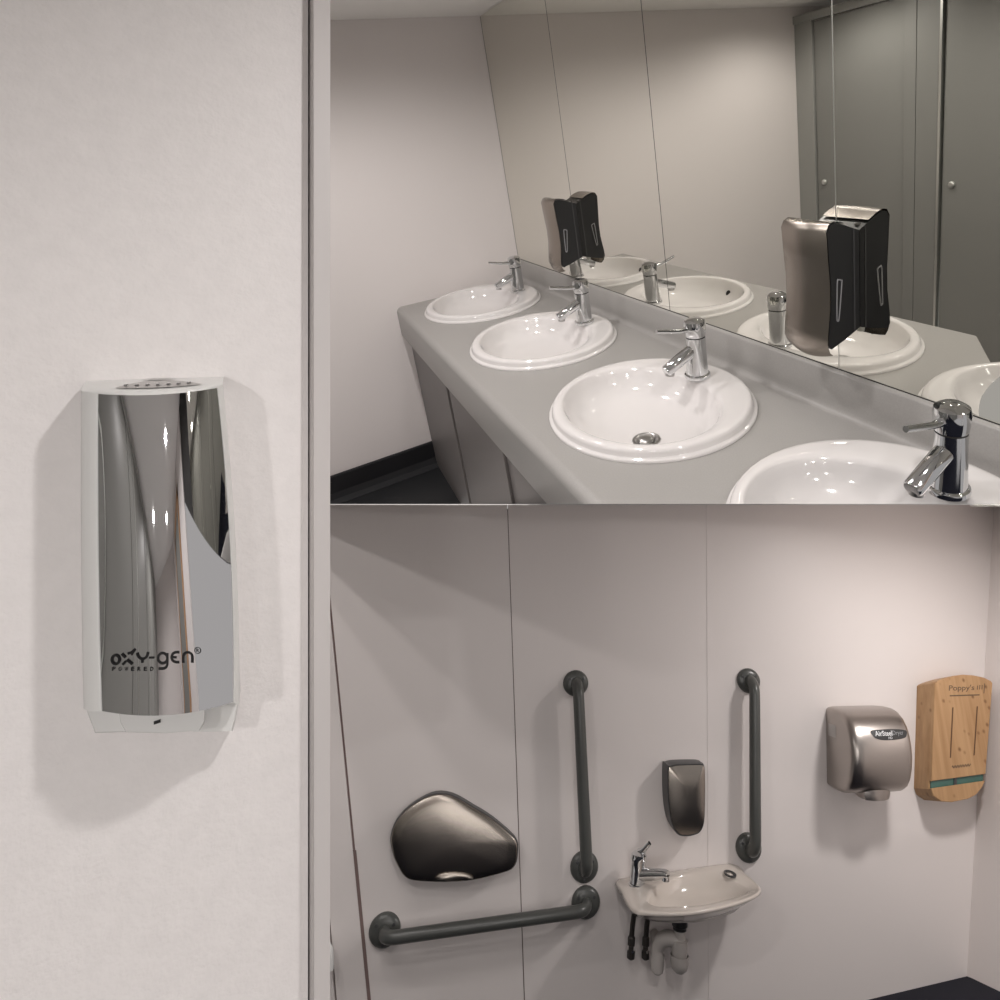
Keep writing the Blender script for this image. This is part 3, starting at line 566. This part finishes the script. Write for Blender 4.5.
LOW = [(-0.2300, -0.0400, 0.0), (-0.05, -0.0330, 0.0), (0.085, -0.0200, 0.0), (0.115, -0.0180, 0.05), (0.135, -0.0080, 0.095), (0.122, -0.0170, 0.125), (0.078, -0.0310, 0.148), (0.0359, -0.0385, 0.165), (-0.014, -0.0430, 0.178), (-0.0619, -0.0465, 0.183), (-0.1582, -0.0520, 0.172), (-0.212, -0.0525, 0.145), (-0.235, -0.051, 0.1), (-0.2390, -0.0490, 0.06)]
def sl(p_): return smooth_loop(p_, 3)
hb = Thing('hand_basin', 'small ivory wall hung hand basin between the two vertical grab bars', 'basin', (-0.03, -0.05, 0), ML)
rim, inn, low = sl(RIM), sl(INN), sl(LOW)
for L_ in (rim, low):
    for v in L_: v.z = max(v.z, 0.0005)
def mixl(A, B, u, dy=0.0, dz=0.0): return [tuple(a.lerp(b, u) + Vector((0, dy, dz))) for a, b in zip(A, B)]
cb_ = sum(inn, Vector()) / len(inn)
def bowl(s, dy): return [tuple(cb_.lerp(v, s) + Vector((0, dy, 0))) for v in inn]
hb.part('bowl', loft([mixl(low, low, 0, -0.004, -0.012), mixl(low, rim, 0.0), mixl(low, rim, 0.35, -0.006), mixl(low, rim, 0.7, -0.008), mixl(low, rim, 0.92, -0.007), mixl(rim, rim, 0, -0.008), mixl(rim, rim, 0, -0.002), mixl(rim, inn, 0.05, 0.0), mixl(rim, inn, 0.2, 0.0005), mixl(rim, inn, 0.9, 0.0), bowl(1.0, -0.002), bowl(0.97, -0.010), bowl(0.9, -0.03), bowl(0.75, -0.048), bowl(0.5, -0.058), bowl(0.2, -0.06)]), 'ceramic2', smooth=True, angle=70)
hb.part('drain', lathe(cb_ + Vector((-0.01, -0.0598, 0.0)), (0, 1, 0), [(0.022, 0), (0.022, 0.003), (0.014, 0.002), (0, 0.002)], 18, False), 'chrome', smooth=True)
hb.part('tap_hole_ring', lathe((0.1258, 0.0350, 0.060), (0.05, 1, 0.12), [(0.013, 0), (0.0215, 0), (0.0215, 0.004), (0.018, 0.005), (0.013, 0.003)], 22, False), 'dgrey', smooth=True)
ht = Thing('basin_tap', 'chrome lever tap on the left corner of the small hand basin', 'tap', (-0.1975, -0.297, 0.07), ML @ Matrix.Translation((-0.011, 0.2985, 0)))
ht.part('base_ring', lathe((-0.1975, -0.298, 0.07), (0, 1, 0), [(0.030, 0), (0.030, 0.006), (0.026, 0.008)], 20, True), 'chrome', smooth=True)
ht.part('body', lathe((-0.1975, -0.290, 0.07), (0.05, 1, 0), [(0.026, 0), (0.026, 0.03), (0.026, 0.055), (0.028, 0.060), (0.027, 0.074), (0.018, 0.081), (0.0, 0.083)], 20, False), 'chrome', smooth=True)
ht.part('spout', tube([(-0.195, -0.266, 0.075), (-0.165, -0.258, 0.10), (-0.122, -0.245, 0.142), (-0.114, -0.245, 0.150)], [0.019, 0.017, 0.014, 0.013], 14), 'chrome', smooth=True)
ht.part('aerator', lathe((-0.120, -0.246, 0.144), (0, -1, 0), [(0.013, 0), (0.013, 0.014), (0, 0.014)], 14, False), 'chrome', smooth=True)
ht.part('lever', tube([(-0.192, -0.212, 0.07), (-0.184, -0.203, 0.082), (-0.166, -0.178, 0.10)], [0.013, 0.009, 0.0065], 12), 'chrome', smooth=True)
# waste
wp = Thing('waste_trap', 'white plastic bottle trap and waste pipe under the small basin', 'pipe', (-0.09, -0.50, 0.1), ML @ Matrix.Translation((-0.0055, 0.3135, 0)))
wp.part('coupling', lathe((-0.072, -0.366, 0.13), (0, -1, 0), [(0.026, 0), (0.026, 0.020), (0.022, 0.024), (0.022, 0.030)], 20, True), 'black', smooth=True)
wp.part('tail', lathe((-0.072, -0.396, 0.13), (0, -1, 0), [(0.018, 0), (0.018, 0.022), (0.026, 0.024), (0.026, 0.055), (0.024, 0.060)], 20, True), 'pipe', smooth=True)
wp.part('cup', lathe((-0.072, -0.454, 0.13), (0, -1, 0), [(0.029, 0), (0.029, 0.018), (0.025, 0.032), (0.014, 0.040), (0.0, 0.041)], 20, False), 'pipe', smooth=True)
wp.part('elbow', tube(smooth_path([(-0.076, -0.425, 0.128), (-0.10, -0.420, 0.12), (-0.126, -0.428, 0.11), (-0.136, -0.450, 0.10), (-0.136, -0.468, 0.10)], 4), 0.020, 16), 'pipe', smooth=True)
wp.part('nut', lathe((-0.136, -0.464, 0.10), (0, -1, 0), [(0.022, 0), (0.022, 0.026), (0.019, 0.040), (0.010, 0.046), (0, 0.046)], 18, False), 'pipe', smooth=True)
wp.part('wall_pipe', tube([(-0.132, -0.458, 0.095), (-0.124, -0.456, 0.05), (-0.120, -0.454, 0.001)], 0.016, 16), 'pipe', smooth=True)
for k, (xx, lab) in enumerate(((-0.2035, 'dark braided supply hose under the tap, left one'), (-0.1545, 'dark braided supply hose under the tap, right one'))):
    t = Thing('supply_hose', lab, 'hose', (xx, -0.48, 0.05), ML @ Matrix.Translation((-0.010, 0.308, 0)), 'basin supply hoses')
    t.part('hose', tube(smooth_path([(xx + 0.004, -0.362, 0.06), (xx - 0.002, -0.40, 0.055), (xx - 0.004, -0.44, 0.05)], 4), 0.0085, 10), 'hose', smooth=True)
    t.part('valve', lathe((xx - 0.004, -0.435, 0.05), (0, -1, 0), [(0.009, 0), (0.0125, 0.004), (0.0125, 0.022), (0.009, 0.024), (0.009, 0.034), (0.013, 0.036), (0.013, 0.052), (0.006, 0.056)], 8, True), 'hose')
    t.part('screw', lathe((xx - 0.002, -0.468, 0.060), (0, 0, 1), [(0.004, 0), (0.004, 0.005), (0, 0.005)], 10, False), 'chrome')

# ------------------------------------------------------------------ hand dryer
dc = Vector((0.686, 0.418))
def dm(x, y, z):   # slight lean of the wall fixing
    return (dc.x + x * 1.11 + 0.095 * y, dc.y + y + 0.075 * x, z)
prof = [(0.001, 0.128), (0.05, 0.132), (0.09, 0.131), (0.125, 0.124), (0.155, 0.108), (0.178, 0.084), (0.192, 0.055), (0.199, 0.022), (0.199, -0.015), (0.192, -0.05), (0.178, -0.082), (0.158, -0.106), (0.13, -0.122), (0.09, -0.130), (0.05, -0.131), (0.001, -0.128)]
rings = []
for x, s, zs in ((-0.112, 0.86, 0.80), (-0.1115, 0.90, 0.86), (-0.109, 0.945, 0.925), (-0.103, 0.975, 0.965), (-0.092, 0.992, 0.99), (-0.07, 1.0, 1.0), (0.0, 1.0, 1.01), (0.07, 1.0, 1.0), (0.092, 0.992, 0.99), (0.103, 0.975, 0.965), (0.109, 0.945, 0.925), (0.1115, 0.90, 0.86), (0.112, 0.86, 0.80)):
    rings.append([dm(x, y * s, max(0.001, z * zs)) for z, y in prof])
hd = Thing('hand_dryer', 'brushed steel hand dryer with black badge beside the bamboo dispenser', 'hand dryer', (0.68, 0.28, 0), ML)
hd.part('cover', loft(rings), 'steel_dry', smooth=True, angle=60)
hd.part('nozzle', loft([[dm(x * s, y, z) for x, z in ((-0.045, 0.07), (-0.052, 0.10), (-0.045, 0.138), (-0.02, 0.150), (0.02, 0.150), (0.045, 0.138), (0.052, 0.10), (0.045, 0.07))] for s, y in ((1.1, -0.10), (1.05, -0.125), (0.95, -0.139), (0.88, -0.142))]), 'steel_dry', smooth=True, angle=50)
hd.part('nozzle_mouth', loft([[dm(x, y, z) for x, z in ((-0.032, 0.085), (-0.032, 0.13), (0.032, 0.13), (0.032, 0.085))] for y in (-0.1415, -0.1432)]), 'blackgl')
def dsurf(x, y):
    """point on the front of the cover"""
    ys = [(p_[1], p_[0]) for p_ in prof]
    for (ya, za), (yb_, zb_) in zip(ys, ys[1:]):
        if yb_ <= y <= ya and za > 0.1:
            z = za + (zb_ - za) * (y - ya) / (yb_ - ya); break
    else: z = 0.199
    return dm(x, y, z * (1.01 - 2.0 * x * x) + 0.0016)
bd = [(-0.040, 0.074), (0.0, 0.077), (0.052, 0.077), (0.093, 0.072), (0.090, 0.058), (0.078, 0.050), (0.04, 0.046), (0.0, 0.046), (-0.024, 0.051), (-0.036, 0.060)]
bo = [(v.x, v.y) for v in smooth_loop([(*p_, 0) for p_ in bd], 3)]
bc = (0.026, 0.062)
badge = hd.part('badge', loft([[dsurf(bc[0] + (x - bc[0]) * s, bc[1] + (y - bc[1]) * s) for x, y in bo] for s in (1.0, 0.5, 0.05)], True, False, True), 'black', smooth=True)
def dtx(x, y): return tuple(Vector(dsurf(x, y)) + Vector((0, 0.0006, 0.0014)))
hd.part('lettering', fit_text('AirSteel', -0.028, 0.036, 0.058, 0.073, dtx, 0.02), 'white_ink', parent=badge)
hd.part('lettering', fit_text('Dryer', 0.038, 0.079, 0.056, 0.0725, dtx), 'grey_ink', parent=badge)
hd.part('lettering', fit_text('HD', 0.018, 0.033, 0.0485, 0.0555, dtx, 0.02), 'white_ink', parent=badge)
hd.part('sticker', loft([[tuple(Vector(dm(-0.1128, y, z))) for y, z in ((0.075, 0.02), (0.075, 0.075), (0.035, 0.075), (0.035, 0.02))]], True, True, False), 'sticker')

# ------------------------------------------------------------------ bamboo dispenser
FT = [Vector(v) for v in ((0.9196, 0.2965, 0.1), (1.1554, 0.3296, 0.1), (1.283, 0.680, 0.1), (1.014, 0.661, 0.1))]
BK = [Vector(v) for v in ((0.9140, 0.2790, 0.0), (1.1480, 0.308, 0.0), (1.2580, 0.656, 0.0), (0.9980, 0.638, 0.0))]
def bil(Q, s, t, dz=0.0):
    v = Q[0] * (1 - s) * (1 - t) + Q[1] * s * (1 - t) + Q[2] * s * t + Q[3] * (1 - s) * t
    return (v.x, v.y, v.z + dz)
WIN = (0.035, 0.098)
bo_top = [(0.0, WIN[1]), (1.0, WIN[1]), (1.0, 0.97), (0.97, 0.99), (0.85, 1.025), (0.65, 1.05), (0.48, 1.057), (0.3, 1.045), (0.12, 1.015), (0.03, 0.995), (0.0, 0.98)]
bo_bot = [(0.0, WIN[0]), (0.05, -0.03), (0.2, -0.085), (0.4, -0.105), (0.7, -0.100), (0.85, -0.075), (0.95, -0.02), (1.0, WIN[0])]
bz = Thing('bamboo_dispenser', 'light bamboo product dispenser with green window next to the hand dryer', 'dispenser', (1.04, 0.28, 0), ML)
def blab(pts, f0=0.005, f1=1.0):
    def at(s, t, f): return tuple(Vector(bil(BK, s, t)).lerp(Vector(bil(FT, s, t)), f))
    return loft([[at(s, t, f) for s, t in pts] for f in (f0, f1 - 0.03)] + [[at(0.5 + (s - 0.5) * 0.985, 0.5 + (t - 0.5) * 0.992, f1) for s, t in pts]])
bz.part('case', blab(bo_bot[1:-1] + [(1.0, 0.03)] + bo_top[2:] + [(0.0, 0.03)], 0.005, 0.86), 'bamboo')
bz.part('front_board', blab(bo_top, 0.86, 1.0), 'bamboo')
bz.part('lower_board', blab(bo_bot, 0.86, 1.0), 'bamboo')
def fin(s, t, f): return tuple(Vector(bil(BK, s, t)).lerp(Vector(bil(FT, s, t)), f))
bz.part('window', loft([[fin(s, t, f) for s, t in ((0.02, WIN[0] - 0.005), (0.98, WIN[0] - 0.005), (0.98, WIN[1] + 0.005), (0.02, WIN[1] + 0.005))] for f in (0.86, 0.93)]), 'green_win')
bz.part('window_divider', loft([[fin(s, t, f) for s, t in ((0.43, WIN[0]), (0.48, WIN[0]), (0.48, WIN[1]), (0.43, WIN[1]))] for f in (0.9, 0.97)]), 'dgrey')
def fr_(s, t): return bil(FT, s, t, 0.0008)
for s in (0.325, 0.755):
    bz.part('slot', loft([[bil(FT, a, t, dz) for a, t in ((s - 0.011, 0.28), (s + 0.011, 0.28), (s + 0.011, 0.74), (s - 0.011, 0.74))] for dz in (-0.002, 0.0007)]), 'slot')
bz.part('lettering', fit_text("Poppy's", 0.24, 0.68, 0.885, 0.955, fr_, 0.01), 'brown_ink', label='dark brown printed name')
bz.part('printed_stems', join(*[ribbon(p_, 0.016, fr_, False, 3, False) for p_ in ([(0.735, 0.905), (0.735, 0.945)], [(0.775, 0.905), (0.775, 0.950)], [(0.815, 0.905), (0.815, 0.950)], [(0.855, 0.865), (0.855, 0.965)])]), 'brown_ink')
bz.part('printed_line', ribbon([(0.26, 0.852), (0.78, 0.852)], 0.012, fr_, False, 2, False), 'brown_ink')
bz.part('printed_script', ribbon([(0.36 + 0.34 * k / 24, 0.198 + 0.010 * math.sin(k * 1.9)) for k in range(25)], 0.012, fr_, False, 3), 'brown_ink')
